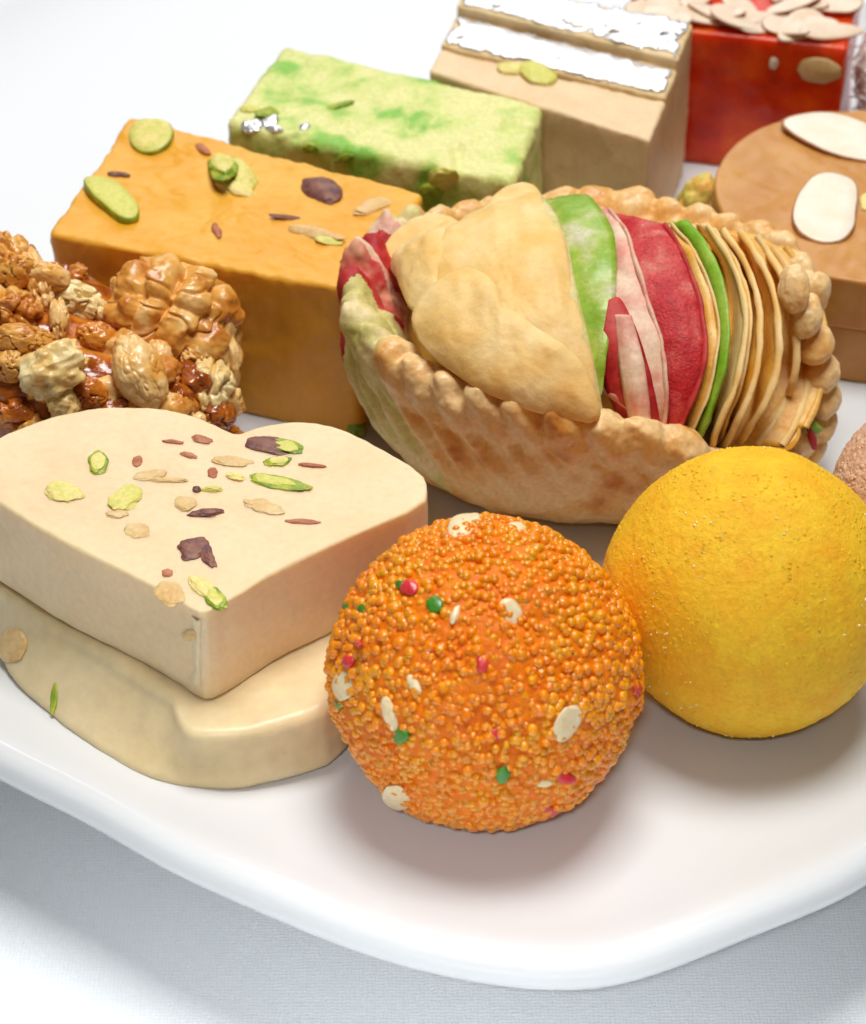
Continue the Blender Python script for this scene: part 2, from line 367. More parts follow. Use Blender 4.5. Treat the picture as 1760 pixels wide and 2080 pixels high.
n = len(ang); V, F = [], []
for dr, z in prof:
    r = np.maximum(RO+dr, .3 if dr > -13 else .02) if dr > -6 else RO*(1+dr/13.0*.999)
    V.append(np.c_[PC[0]+r*np.cos(ang), PC[1]+r*np.sin(ang), np.full(n, z)])
V = np.concatenate(V); i0 = np.arange(n); i1 = np.roll(i0, -1)
F = np.concatenate([np.c_[k*n+i1, k*n+i0, (k+1)*n+i0, (k+1)*n+i1] for k in range(len(prof)-1)])
o = mk('plate', V, F, M['ceramic'], origin=(PC[0], PC[1], TZ)); tag(o, 'white glossy square plate with rounded corners holding all the sweets', 'plate')

# ------------------------------------------------------------------ heart sweets
HZ = 1.2; HT = 2.9
hp = [(470,877),(430,855),(360,832),(280,824),(200,826),(120,840),(60,860),(0,885),(-40,920),(-52,960),(-35,998),(0,1022),(102,1087),(245,1158),(337,1204),(398,1243),(424,1243),(481,1210),(562,1158),(716,1087),(864,1025),(871,985),(860,960),(767,903),(690,867),(629,854),(560,858),(505,872),(487,880)]
ho = np.array([at(*p, HT)[:2] for p in hp]); hc = ho.mean(0)
low_px = [(0,1358),(102,1452),(205,1534),(286,1580),(350,1597),(424,1603),(511,1598),(614,1573),(700,1537)]
lo_f = np.array([at(*p, .2)[:2] for p in low_px])
lower = thing('heart_sweet', (*hc, 0), 'lower moist cream heart sweet lying flat on the plate beneath the other heart', 'sweet', 'stacked heart sweets')
# the lower heart: its front is traced, its lobes follow the upper one
lo_out = np.concatenate([lo_f, [(-.35, 31.2), (-.1, 31.9), (-.5, 32.7), (-1.4, 33.2), (-2.2, 33.25), (-3.1, 32.9), (-3.9, 33.4), (-5.2, 33.6), (-6.5, 33.1), (-7.1, 32.2)]])
upo = resample(chaikin(ho, 1), 500)
def tuck(O):
    d = np.array([np.min(np.linalg.norm(upo-q, axis=1)) for q in O])
    out = np.clip(d-.16, 0, .75)*np.clip((-3.55-O[:, 0])/.5, 0.12, 1)
    for _ in range(8): out = (out+np.roll(out, 1)+np.roll(out, -1))/3
    return out
V, F = slab(chaikin(lo_out, 2), 0.0, HZ, .16, .3, n=260, amp=.05, freq=.9, seed=21, taper=tuck)
mk('body', V, F, M['heart_wet'], lower); bl = bvh_of(V, F)
stud('nut_chip', lower, bl, 25, 1310, 60, 70, 10, .06, M['nut_tan'], k=3)
stud('pistachio_chip', lower, bl, 110, 1420, 14, 70, 5, .03, M['pist_green'], k=2)
upper = thing('heart_sweet', (*hc, HZ), 'upper cream heart sweet strewn with green pistachio slivers, stacked on another heart', 'sweet', 'stacked heart sweets')
V, F = slab(chaikin(ho, 1), HZ+.005, HT, .05, .06, n=420, rings=40, side=22, amp=.028, freq=1.2, seed=5)
mk('body', V, F, M['heart'], upper); bu = bvh_of(V, F)
G, PF, TN, RD, PK = 'pist_green', 'pist_flesh', 'nut_tan', 'nut_red', 'pist_skin'
for px, py, w_, h_, a_, k_ in [(199,941,42,42,20,G),(130,1002,80,42,8,PF),(256,1012,66,44,-20,PF),(302,966,74,18,-8,TN),(340,975,80,10,0,TN),(236,1044,44,16,0,TN),(281,1079,54,30,10,TN),
        (350,898,46,7,5,RD),(410,893,42,15,15,RD),(383,925,34,10,15,RD),(545,905,96,34,8,PK),(582,908,80,28,12,G),(566,938,56,20,-5,G),(634,946,56,8,5,RD),(560,980,120,26,8,G),(478,969,44,14,10,PF),
        (470,938,76,20,4,TN),(378,1024,44,28,0,TN),(420,1043,76,18,-4,PK),(538,1030,78,26,12,TN),(612,1060,68,9,2,RD),(392,1114,60,44,-10,PK),(420,1125,60,26,60,PK),(412,1194,70,34,30,PF),(436,1215,60,36,50,G),
        (345,1205,62,48,20,TN),(430,995,40,10,0,PF),(400,996,16,10,0,PK),(278,937,20,22,30,RD),(433,960,20,20,40,RD),(340,1165,24,16,0,RD),(385,1290,30,24,0,TN)]:
    nm = {'pist_green': 'pistachio_sliver', 'pist_flesh': 'pistachio_sliver', 'nut_tan': 'nut_sliver', 'nut_red': 'nut_skin_chip', 'pist_skin': 'pistachio_skin'}[k_]
    stud(nm, upper, bu, px, py, w_, h_, a_, .03 if k_ in (TN, RD) else .05, [M[k_], M[PF]] if k_ == G else M[k_], sink=.3, k=4, amp=.36, freq=1.5, two=.72 if k_ == G else None)
# sticky streak of fudge running down the point
pts = [hit(px, py, bu)[0] for px, py in ((404,1258),(405,1300),(403,1345),(406,1392))]
V, F = [], []
for j, t in enumerate(np.linspace(0, 1, 24)):
    i = min(int(t*3), 2); f_ = t*3-i; p_ = pts[i]*(1-f_)+pts[i+1]*f_
    wd = .05+.05*abs(math.sin(7*t+1))+.10*max(0, t-.75)/.25+.05*(1-t)
    for k in range(9):
        u = (k-4)/4; V.append(p_+np.array([u*wd, .10*u*u*wd/.1-.03*(1-u*u), .01*math.sin(9*u+14*t)]))
for j in range(23):
    for k in range(8): F.append([j*9+k, j*9+k+1, (j+1)*9+k+1, (j+1)*9+k])
mk('fudge_streak', V, F, M['heart'], upper)

# ------------------------------------------------------------------ orange laddu
LC = np.array([.735, 28.5, 2.1]); LR = 2.2
lad = thing('orange_laddu', (LC[0], LC[1], 0), 'round orange laddu flecked with green and red grains and pale seeds, at the front', 'sweet')
V, F = ico(6); V = LC+V*(LR+.004+.07*fbm(V*2.4, 4, 3)+.03*fbm(V*3.3, 2, 55)+.035*fbm(V*15, 2, 56))[:, None]; V[:, 2] = np.maximum(V[:, 2], .02)
mk('body', V, F, M['boondi_paste'], lad); bl_ = bvh_of(V, F)
NG = 6200; kk = np.arange(NG)+.5; ph = np.arccos(1-2*kk/NG); th = math.pi*(1+5**.5)*kk
D = np.c_[np.cos(th)*np.sin(ph), np.sin(th)*np.sin(ph), np.cos(ph)]+RNG.normal(size=(NG, 3))*.022
D /= np.linalg.norm(D, axis=1)[:, None]
gr = np.clip(RNG.normal(.062, .016, NG), .035, .11); gp = LC+D*(LR-.005+.07*fbm(D*2.4, 4, 3)+RNG.uniform(-.035, .008, NG))[:, None]
facing = D@((CAMP-LC)/np.linalg.norm(CAMP-LC)); ok = gp[:, 2]-gr > .01
order = np.argsort(-facing*gr**.0); order = order[ok[order]]
protos = []
for s in range(5):
    v, f = ico(2); v2 = v*(1+.22*fbm(v*1.6+s*5, 2, s))[:, None]*np.array([1, 1, .88])
    me = bpy.data.meshes.new('boondi_grain'); me.from_pydata((v2*CM*.072).tolist(), [], f.tolist()); me.materials.append(M['boondi'])
    me.polygons.foreach_set('use_smooth', np.ones(len(me.polygons), bool)); protos.append(me)
for i in order[:300]:
    g = bpy.data.objects.new('boondi_grain', protos[int(i) % 5]); COL.objects.link(g); g.parent = lad
    g.location = Vector(gp[i])*CM-lad.location; g.rotation_euler = RNG.uniform(0, 6.28, 3); g.scale = RNG.uniform(.82, 1.22, 3)*(gr[i]/.072)
v, f = ico(1); VV, FF = [], []
for c, i in enumerate(order[300:]):
    s = RNG.uniform(.8, 1.25, 3); VV.append(gp[i]+v*s*gr[i]); FF.append(f+c*len(v))
tag(mk('boondi_grains', np.concatenate(VV), np.concatenate(FF), M['boondi'], lad), None, kind='stuff')
for px, py, w_, h_, a_ in [(943,1068,72,46,-22),(1050,1073,42,22,5),(1036,1246,46,64,-25),(842,1390,22,46,-30),(698,1393,40,62,0),(792,1450,26,74,-18),(1152,1470,46,84,30),(808,1620,62,44,15),(1283,1492,20,60,8),(1105,1590,34,14,0),(925,1250,16,40,20)]:
    stud('melon_seed', lad, bl_, px, py, w_, h_, a_,   .05, M['seed'], sink=.3, k=3, amp=.16)
for px, py, w_ in [(885,1230,36),(737,1237,20),(710,1235,20),(815,1190,18),(818,1495,32),(690,1433,22),(1020,1573,32),(1180,1640,26)]:
    stud('green_grain', lad, bl_, px, py, w_, w_, 0, .06, M['boondi_green'], sink=.12, k=2, amp=.3)
for px, py, w_, h_ in [(833,1195,36,32),(730,1307,20,22),(710,1345,22,28),(980,1350,24,36),(1005,1490,32,26),(1148,1580,40,26),(1118,1645,30,20),(1292,1400,18,36)]:
    stud('red_grain', lad, bl_, px, py, w_, h_, 0, .06, M['boondi_red'], sink=.15, k=2, amp=.3)

# ------------------------------------------------------------------ yellow laddu
def grainy_ball(name, C, R, m, label, seed, flat=.96, rough=.02, crystals=0, cm='crystal'):
    t = thing(name, (C[0], C[1], 0), label, 'sweet')
    V, F = ico(7 if rough else 6)
    r = R*(1+.03*fbm(V*1.3, 2, seed))+rough*fbm(V*26, 2, seed+1)+rough*.5*fbm(V*9, 2, seed+2)
    V2 = V*r[:, None]*np.array([1, 1, flat])+C; V2[:, 2] = np.maximum(V2[:, 2], .01)
    mk('body', V2, F, m, t)
    v, f = ico(0); NF = 9000; kf = np.arange(NF)+.5; pf = np.arccos(1-2*kf/NF); tf = math.pi*(1+5**.5)*kf; VV, FF = [], []
    Df = np.c_[np.cos(tf)*np.sin(pf), np.sin(tf)*np.sin(pf), np.cos(pf)]+RNG.normal(size=(NF, 3))*.02; Df /= np.linalg.norm(Df, axis=1)[:, None]
    Rf = R*(1+.03*fbm(Df*1.3, 2, seed))+rough*.5*fbm(Df*9, 2, seed+2)-.023+.016*fbm(Df*5, 2, seed+6); Pf = Df*Rf[:, None]*np.array([1, 1, flat])+C
    for c in range(NF):
        if Pf[c, 2] > .03: VV.append(Pf[c]+v*RNG.uniform(.7, 1.3, 3)*RNG.uniform(.016, .037)); FF.append(f+12*len(FF))
    tag(mk('flour_grains', np.concatenate(VV), np.concatenate(FF), m, t), None, kind='stuff')
    if crystals:
        wt = np.clip(fbm(V*2.6, 2, seed+4)+.05, .004, 1)**1.5; sel = RNG.choice(len(V), crystals, replace=False, p=wt/wt.sum()); v, f = ico(1); VV, FF = [], []
        for c, i in enumerate(sel):
            VV.append(V2[i]+v*RNG.uniform(.5, 1.4, 3)*RNG.uniform(.01, .022)); FF.append(f+c*len(v))
        tag(mk('sugar_crystals', np.concatenate(VV), np.concatenate(FF), M[cm], t), None, kind='stuff')
    return t
grainy_ball('yellow_laddu', np.array([4.66, 30.3, 2.08]), 2.17, M['yellow_ball'], 'smooth round bright yellow gram flour laddu beside the orange one', 11, .97, .010, 200)
grainy_ball('pink_laddu', np.array([7.86, 32.8, 1.66]), 1.70, M['pink_ball'], 'dusky pink sugared round sweet at the right edge behind the yellow laddu', 31, 1., .025, 500)

# ------------------------------------------------------------------ barfi blocks
def quad(px, z): return np.array([at(*p, z)[:2] for p in px])
# yellow
YZ = 3.0
yq = quad([(98,475),(725,592),(862,392),(265,235)], YZ); yc = yq.mean(0)
yb = thing('yellow_barfi', (*yc, 0), 'golden yellow fudge block topped with pistachio and nut pieces behind the walnut cluster', 'sweet')
V, F = slab(round_quad(yq, .16), 0, YZ, .09, .06, n=360, rings=44, side=26, amp=.075, freq=1.0, seed=40, fine=.35, topf=lambda V: .03*fbm(V*2.6, 3, 44))
mk('body', V, F, M['yellow_barfi'], yb); by = bvh_of(V, F)
def pxflake(name, parent, px, bvh, thick, mats, lift=.02, dome=.0, tilt=None):
    c = np.mean(px, 0); p, n = hit(*c, bvh)
    if tilt is not None: n = n+np.array(tilt); n /= np.linalg.norm(n)
    p = p+n*lift
    return flake(name, parent, np.array([on_plane(*q, p, n) for q in px]), n, thick, mats, dome, _sd[0])
PS = [M['pist_flesh'], M['pist_green']]
pxflake('pistachio_slice', yb, [(262,268),(285,246),(330,246),(356,262),(350,292),(322,316),(290,318),(266,300)], by, .1, PS)
pxflake('pistachio_slice', yb, [(165,372),(190,365),(240,378),(262,398),(285,430),(280,456),(250,456),(215,430),(180,400)], by, .13, PS, tilt=(0, -.15, 0))
stud('pistachio_piece', yb, by, 452, 338, 64, 56, 20, .12, [M[G], M[PF]], amp=.3, two=.7)
stud('pistachio_piece', yb, by, 492, 356, 74, 44, 50, .12, M[PF], amp=.35)
stud('pistachio_piece', yb, by, 478, 384, 90, 22, 18, .08, M[PF], amp=.4)
stud('nut_piece', yb, by, 655, 391, 84, 54, 12, .13, M['pist_skin'], amp=.2)
stud('nut_piece', yb, by, 716, 350, 78, 30, -30, .09, M['pist_skin'], amp=.3)
stud('nut_piece', yb, by, 752, 352, 50, 26, 35, .07, M['nut_red'], amp=.3)
stud('nut_piece', yb, by, 762, 420, 84, 26, -14, .07, M['nut_tan'], amp=.3)
stud('nut_piece', yb, by, 640, 476, 110, 24, 10, .08, M['nut_tan'], amp=.35)
stud('nut_piece', yb, by, 668, 489, 60, 16, 4, .05, M[PF], amp=.35)
stud('nut_piece', yb, by, 588, 443, 80, 8, 8, .04, M['pist_skin'], amp=.3)
stud('nut_piece', yb, by, 440, 468, 18, 34, -25, .04, M['nut_red'], amp=.3)
stud('nut_piece', yb, by, 412, 304, 34, 16, 30, .05, M['nut_red'], amp=.3)
stud('nut_piece', yb, by, 238, 356, 44, 10, 0, .06, M['pist_skin'], amp=.4)
stud('nut_piece', yb, by, 730, 530, 46, 22, -10, .06, M['nut_tan'], amp=.3)
# green
GZ = 3.1
gq = quad([(454,250),(960,352),(1062,208),(574,90)], GZ)
gb = thing('green_barfi', (*gq.mean(0), 0), 'mottled pale green pistachio fudge block between the yellow and the silver-topped blocks', 'sweet')
gq2 = gq.copy(); gq2[1] += (.75, -.3); gq2[2] += (.42, .0)
V, F = slab(round_quad(gq2, .22), 0, GZ, .18, .1, n=340, rings=44, side=26, amp=.085, freq=1.5, oct_=4, seed=52, topf=lambda V: -.16*np.clip(fbm(V*2.1, 2, 57)-.25, 0, 1))
mk('body', V, F, M['green_barfi'], gb); bg_ = bvh_of(V, F)
for px, py, w_, h_, m_ in [(512,256,46,26,'silver'),(548,246,40,24,'silver'),(556,262,40,14,'silver'),(620,258,26,12,'silver'),(510,222,40,14,PF),(545,228,50,18,G),(900,362,60,44,PF),(880,385,50,30,G),(700,320,40,14,G),(630,300,30,22,G),(690,215,60,12,G)]:
    stud({'silver': 'silver_leaf_fleck', PF: 'pistachio_crumb', G: 'pistachio_crumb'}.get(m_, 'green_patch'), gb, bg_, px, py, w_, h_, random.uniform(-20, 20), .05, M[m_], sink=.35, amp=.3, freq=1.8)
# cream barfi, three steps
WZ = 3.05
wq = quad([(871,141),(1320,284),(1408,72),(955,-15)], WZ)
wb = thing('silver_topped_barfi', (*wq.mean(0), 0), 'cream fudge block in three steps, two of them covered with torn silver leaf', 'sweet')
def strip(t0, t1):
    a, b, c, d = wq; return np.array([a+(d-a)*t0[0], b+(c-b)*t0[1], b+(c-b)*t1[1], a+(d-a)*t1[0]])
foil = []
for i, (t0, t1, z, m_) in enumerate([((0, 0), (.28, .36), WZ-.02, 'peach_barfi'), ((.282, .362), (.66, .63), WZ+.06, 'cream_barfi'), ((.662, .632), (1, 1), WZ+.27, 'cream_barfi')]):
    s_ = strip(t0, t1); V, F = slab(round_quad(s_, .07), 0, z, .06, .05, n=260, rings=20, side=24, amp=.035, freq=1.4, seed=60+i, fine=.6)
    mk('fudge_layer', V, F, M[m_], wb); foil.append((s_, z, bvh_of(V, F)))
for i, (s_, z, _) in list(enumerate(foil))[1:]:
    nu, nv = 120, 34; U, W_ = np.meshgrid(np.linspace(.015, .985, nu), np.linspace(.03, .97, nv))
    P2 = (s_[0][None, None]*(1-U[..., None])*(1-W_[..., None])+s_[1]*U[..., None]*(1-W_[..., None])+s_[2]*U[..., None]*W_[..., None]+s_[3]*(1-U[..., None])*W_[..., None])
    P3 = np.c_[P2.reshape(-1, 2), np.full(nu*nv, z+.035)]
    P3[:, 2] += .018*fbm(P3*3, 3, 70+i)+.012*(1-np.abs(fbm(P3*[5, 2, 1], 2, 74+i)))
    e = np.minimum(np.minimum(U, 1-U)*6, np.minimum(W_, 1-W_)*1.6).ravel()
    keep = (e+.28*fbm(P3*4, 3, 80+i) > .09) & (fbm(P3*2.4, 3, 90+i)+.6*fbm(P3*9, 2, 95+i) > -.72)
    id_ = np.arange(nu*nv).reshape(nv, nu); F = np.stack([id_[:-1, :-1], id_[:-1, 1:], id_[1:, 1:], id_[1:, :-1]], -1).reshape(-1, 4)
    F = F[keep[F].sum(1) >= 3]
    used, inv = np.unique(F, return_inverse=True)
    o = mk('silver_leaf', P3[used], inv.reshape(-1, 4), M['silver'], wb)
    md = o.modifiers.new('thickness', 'SOLIDIFY'); md.thickness = .012*CM
bw = foil[0][2]
stud('pistachio_piece', wb, bw, 1042, 141, 64, 24, 8, .09, M[PF], amp=.3)
stud('pistachio_piece', wb, bw, 1092, 153, 78, 38, 22, .13, M[PF], amp=.25)

# ------------------------------------------------------------------ red halwa with almonds
RZ = 2.9
a_, b_ = at(1398, 62, RZ)[:2], at(1722, 98, RZ)[:2]; dv = (b_-a_); nrm2 = np.array([-dv[1], dv[0]])/np.linalg.norm(dv)
rq = np.array([a_-dv*.42, b_, b_+nrm2*3.1, a_-dv*.42+nrm2*3.1])
rb = thing('red_halwa', (*rq.mean(0), 0), 'dark red translucent jelly block covered with sliced almonds at the back right', 'sweet')
V, F = slab(round_quad(rq, .1), 0, RZ, .08, .06, n=300, rings=26, side=22, amp=.04, freq=1.2, seed=101)
mk('body', V, F, M['red_halwa'], rb); br = bvh_of(V, F)
def teardrop(L, W_, k=14):
    t = np.linspace(0, 2*math.pi, k, endpoint=False)
    return np.c_[L*np.cos(t), W_*np.sin(t)*(1-.35*np.cos(t))]
AL = [M['almond'], M['almond_skin']]
rr = random.Random(5)
for i in range(25):
    u, v_ = rr.uniform(.02, .98), rr.uniform(.03, .97)
    if i < 9: u, v_ = .14+.86*i/8.2, .12+.05*(i % 2)
    c2 = rq[0]+(rq[1]-rq[0])*u*.94+(rq[3]-rq[0])*v_
    L_, W_ = rr.uniform(.48, .68), rr.uniform(.22, .33); an = rr.uniform(0, 6.28) if i >= 9 else rr.uniform(-.5, .4)
    ax = np.array([math.cos(an), math.sin(an), 0]); ti = np.array([rr.uniform(-.28, .28), rr.uniform(-.3, .1), 1]); ti /= np.linalg.norm(ti)
    ax = ax-ti*(ax@ti); ax /= np.linalg.norm(ax); ay = np.cross(ti, ax); td = teardrop(L_, W_)
    P3 = np.array([c2[0], c2[1], RZ+.06+.02*(i % 5)])+td[:, :1]*ax+td[:, 1:]*ay
    flake('almond_slice', rb, P3, ti, .05, [M['almond_warm'], M['almond_skin'] if i % 3 == 0 else M['almond_warm']], .0, i)
stud('almond_chunk', rb, br, 1660, 142, 100, 52, 6, .06, M['nut_tan'], sink=.55, amp=.15)
stud('almond_chunk', rb, br, 1572, 128, 18, 24, 20, .04, M['almond'], sink=.4, amp=.3)
# coconut ball beyond it
cb_ = thing('coconut_ball', (9.95, 45.7, 0), 'white shredded coconut ball at the upper right edge beside the red block', 'sweet')
V, F = ico(4); C_ = np.array([9.95, 45.7, 1.85])
mk('body', C_+V*(1.78+.05*fbm(V*3, 2, 9))[:, None], F, M['coconut'], cb_)
VV, FF = [], []; v, f = ico(1)
for c in range(1500):
    d = RNG.normal(size=3); d /= np.linalg.norm(d); t = RNG.normal(size=3); t -= d*(t@d)*.6; t /= np.linalg.norm(t); s = np.cross(d, t); s /= np.linalg.norm(s)+1e-9
    VV.append(C_+d*1.82+v[:, :1]*t*RNG.uniform(.1, .22)+v[:, 1:2]*s*.025+v[:, 2:]*np.cross(t, s)*.02); FF.append(f+c*len(v))
tag(mk('coconut_shreds', np.concatenate(VV), np.concatenate(FF), M['coconut'], cb_), None, kind='stuff')

# ------------------------------------------------------------------ almond discs
DC = np.array([7.87, 41.1]); DR = 2.87
tt = np.linspace(0, 2*math.pi, 160, endpoint=False)
for z0, z1, off, lab in ((0, 1.14, (.1, .05), 'lower plain caramel brown round sweet under the almond topped one'), (1.15, 2.18, (0, 0), 'upper caramel brown round sweet topped with sliced almonds, at the right')):
    c = DC+off; dd = thing('caramel_disc', (*c, z0), lab, 'sweet', 'stacked caramel rounds')
    rr_ = DR*(1+.008*np.sin(3*tt+z0))
    V, F = slab(np.c_[c[0]+rr_*np.cos(tt), c[1]+rr_*np.sin(tt)], z0, z1, .07, .07, n=320, rings=36, side=16, amp=.03, freq=1.3, seed=110+int(z0*3), topf=lambda V: .025*fbm(V*3, 2, 120))
    mk('body', V, F, M['disc'], dd); bd = bvh_of(V, F)
pxflake('almond_slice', dd, [(1580,252),(1600,238),(1660,228),(1720,236),(1780,262),(1850,300),(1860,330),(1800,336),(1720,326),(1660,304),(1610,276)], bd, .05, AL, .03, .03)
pxflake('almond_slice', dd, [(1606,440),(1622,395),(1650,362),(1685,354),(1715,362),(1738,372),(1745,400),(1738,440),(1738,470),(1715,498),(1680,506),(1640,496),(1612,470)], bd, .10, AL, .07, .02, tilt=(0, -.18, 0))
pxflake('almond_slice', dd, [(1770,470),(1800,420),(1850,400),(1880,430),(1860,480),(1810,500)], bd, .05, AL, .02, .02)
stud('nut_chip', dd, bd, 1762, 410, 30, 34, 0, .05, M[PF])

# ------------------------------------------------------------------ crumbs lying on the plate
p = at(1424, 428, .75)
V, F, q = lump(p, np.array([.5, 0, 0]), np.array([0, .4, 0]), np.array([0, 0, .72]), 4, .3, 1.8, 77)
M['crumb'] = mat('boondi_crumb', (.80, .38, .06), (.62, .60, .10), (.84, .60, .14), scale=3, rough=.45, bump=.5, bscale=9)
o = mk('sweet_crumb', V, F, M['crumb'], origin=(p[0], p[1], 0)); tag(o, 'yellow and orange crumb on the plate between the silver-topped block and the brown rounds', 'crumb')
p = at(724, 868, .14)
V, F, q = lump(p, np.array([.16, 0, 0]), np.array([0, .2, 0]), np.array([0, 0, .14]), 3, .3, 1.8, 78)
o = mk('pistachio_crumb', V, F, M['pist_green'], origin=(p[0], p[1], 0)); tag(o, 'small green pistachio crumb on the plate between the yellow block and the pastry', 'crumb')

# ------------------------------------------------------------------ walnut cluster
wc = np.array([-5.75, 36.1])
wn = thing('walnut_cluster', (*wc, 0), 'sticky brown walnut cluster of candied nut pieces at the left edge', 'sweet')
q_, F = ico(5); qq = np.sign(q_)*np.abs(q_)**.62
V = np.c_[wc[0]+qq[:, 0]*2.45, wc[1]+qq[:, 1]*1.75, 1.42+qq[:, 2]*1.4]
V = V+q_*(.22*fbm(V*1.4, 3, 8)+.08*fbm(V*5, 2, 9))[:, None]; V[:, 2] *= 1+.16*np.clip((wc[0]+.4-V[:, 0])/1.6, -.3, 1); V[:, 2] = np.maximum(V[:, 2], .01)
mk('syrup_base', V, F, M['syrup'], wn); bwn = bvh_of(V, F)
def walnut(name, px, py, wpx, hpx, ang, thick, m, seed, lift=.2, k=5, rid=.34, nf=2.3, raise_=0., ridged=False):
    p, n = hit(px, py, bwn); view = (CAMP-p)/np.linalg.norm(CAMP-p)
    n = n*.4+view; n /= np.linalg.norm(n); p = p+n*raise_
    tx, ty = tangents(px, py, p, n); a = math.radians(ang)
    A = (math.cos(a)*tx+math.sin(a)*ty)*wpx/2; B = (-math.sin(a)*tx+math.cos(a)*ty)*hpx/2
    q, F = ico(k); wv = q*nf*.72+np.c_[fbm(q*1.6, 2, seed), fbm(q*1.6, 2, seed+1), fbm(q*1.6, 2, seed+2)]*1.1
    rg = np.abs(fbm(wv, 1, seed+5)); d = 1.05-rid*1.1*np.exp(-(rg/.10)**2)+.05*fbm(q*5, 2, seed+3)
    if ridged:
        wq_ = 5.2*q[:, 0]*(1+.25*q[:, 1])+1.5*fbm(q*1.5, 2, seed)+seed
        d = 1.08-.30*np.exp(-(np.sin(wq_)/.42)**2)*(.75+.5*fbm(q*2, 1, seed+4))-.16*np.exp(-((q[:, 1]-.12+.25*fbm(q*1.6, 2, seed+6))/.12)**2)-.10*np.exp(-(np.abs(fbm(q*2.1, 1, seed+7))/.08)**2)+.10*fbm(q*3.5, 3, seed+9)
    if seed in (5, 16): d = 1+.34*fbm(q*1.4, 3, seed+3)-.2*np.abs(fbm(q*2.4, 2, seed+2))
    q2 = q*d[:, None]*(1+.15*fbm(q*1.2, 2, seed+8))[:, None]
    V = p+q2[:, :1]*A+q2[:, 1:2]*B+(q2[:, 2:]+lift)*n*thick
    return mk(name, V, F, m, wn, origin=p)
wm, wp, sy = M['walnut'], M['walnut_pale'], M['syrup']
# scattered small pieces first
vis = [i for i in range(len(V)) if V[i, 2] > .5 and q_[i]@np.array([0, -.7, .7]) > -.1]
for c in range(90):
    i = vis[int(RNG.integers(len(vis)))]; s = RNG.uniform(.16, .32)
    R1 = RNG.normal(size=(3, 3)); Q, _ = np.linalg.qr(R1)
    v3, f3, _q = lump(V[i], Q[0]*s*1.3, Q[1]*s, Q[2]*s*.8, 3, .5, 2.0, 300+c)
    mk('nut_bit', v3, f3, [sy, sy, wm, wm][c % 4], wn, origin=V[i])
for a in [(372,602,262,206,20,.66,wm,1,.25,6,.5,1.9,.22),(452,668,92,200,-12,.45,wm,2,.2,5,.5,2.4,.12),(420,790,100,120,10,.4,wp,3,.1,5,.4,2.,.02),
          (282,762,96,150,-28,.42,wm,4,.3,5,.05,1.0,.14),(112,752,150,120,-22,.4,wp,5,.35,5,.42,1.7,.2),(128,812,80,70,30,.3,wp,16,.2,4,.4,1.7,.15),(30,545,130,84,42,.45,wm,6,.2,5,.3,1.4,.3),
          (22,632,130,84,18,.42,wm,7,.25,5,.4,1.8,.12),(84,596,66,110,-10,.36,wm,8,.2,5,.35,1.7,.08),(44,694,130,64,8,.36,wm,9,.2,5,.3,1.6,.1),(118,655,44,90,0,.3,wm,10,.2,4,.3,1.6,.06),
          (165,556,130,70,28,.32,wp,11,.1,5,.35,1.9,.05),(105,522,100,60,20,.34,wm,12,.1,4,.3,1.6,.3),(44,498,80,44,5,.32,wm,13,.1,4,.3,1.6,.4),(0,500,90,66,30,.36,wm,14,.1,4,.3,1.6,.4),
          (20,740,70,70,10,.3,wm,15,.2,4,.35,1.8,.05),(352,832,80,70,0,.3,wm,17,.1,4,.4,1.8,.0),(325,725,60,70,0,.3,wm,18,.1,4,.4,1.8,.0),(200,690,90,60,20,.26,sy,19,.1,4,.3,2.2,.03),(235,640,70,50,-20,.25,wm,20,.1,4,.3,2.2,.02),
          (182,800,80,60,10,.25,sy,21,.1,4,.3,2.2,.02),(160,615,70,46,10,.22,sy,22,.1,4,.3,2.2,.03),(30,840,90,60,0,.25,sy,23,.1,4,.4,2.2,.0),(395,730,80,60,30,.3,wm,24,.1,4,.4,2.,.02),(432,842,90,70,0,.34,sy,25,.1,4,.3,2.,.0),(380,862,90,60,10,.3,wm,26,.1,4,.3,2.,.0),(455,760,60,90,0,.3,wm,27,.1,4,.3,2.,.0)]:  # lowest pieces at right are added, standing in for deep shade behind the heart
    walnut('walnut_half' if a[7] == 1 else 'walnut_piece', *a, ridged=a[7] in (1, 2, 3, 6, 7, 8))

# ------------------------------------------------------------------ layered pastry
KC = np.array([2.5, 36.6]); KX, KY, KZ = 3.72, 3.12, 2.95
pa = thing('layered_pastry', (*KC, 0), 'round fried pastry with a twisted rim and red, green and golden layered dough inside', 'pastry')
ZR = sorted([(20, 3.0), (8, 2.9), (0, 2.35), (352, 1.75), (344, 1.25), (330, 1.0), (318, 1.15), (308, 1.5), (300, 1.9), (290, 2.3), (280, 2.6), (268, 2.8), (250, 2.92), (200, 3.0), (100, 2.98)])
def rim_z(th):
    d = np.degrees(th) % 360; return np.interp(d, [a for a, _ in ZR], [b for _, b in ZR], period=360)
def ell(th, s=1.0): return np.c_[KC[0]+KX*s*np.cos(th), KC[1]+KY*s*np.sin(th)]
pr_ = [(0.02, .02), (.58, .0), (.70, .06), (.81, .26), (.905, .62), (.98, 1.1), (1.03, 1.7), (1.055, 2.25), (1.045, 2.65), (.95, 2.9), (.82, 2.6), (.72, 2.0), (.4, 1.7), (.02, 1.6)]
pr_ = np.array(pr_); tpr = np.linspace(0, len(pr_)-1, 46); pr_ = np.c_[np.interp(tpr, range(len(pr_)), pr_[:, 0]), np.interp(tpr, range(len(pr_)), pr_[:, 1])]
for _ in range(2): pr_[1:-1] = (pr_[:-2]+2*pr_[1:-1]+pr_[2:])/4
n = 400; th = np.linspace(0, 2*math.pi, n, endpoint=False); V = []
NCR = 38
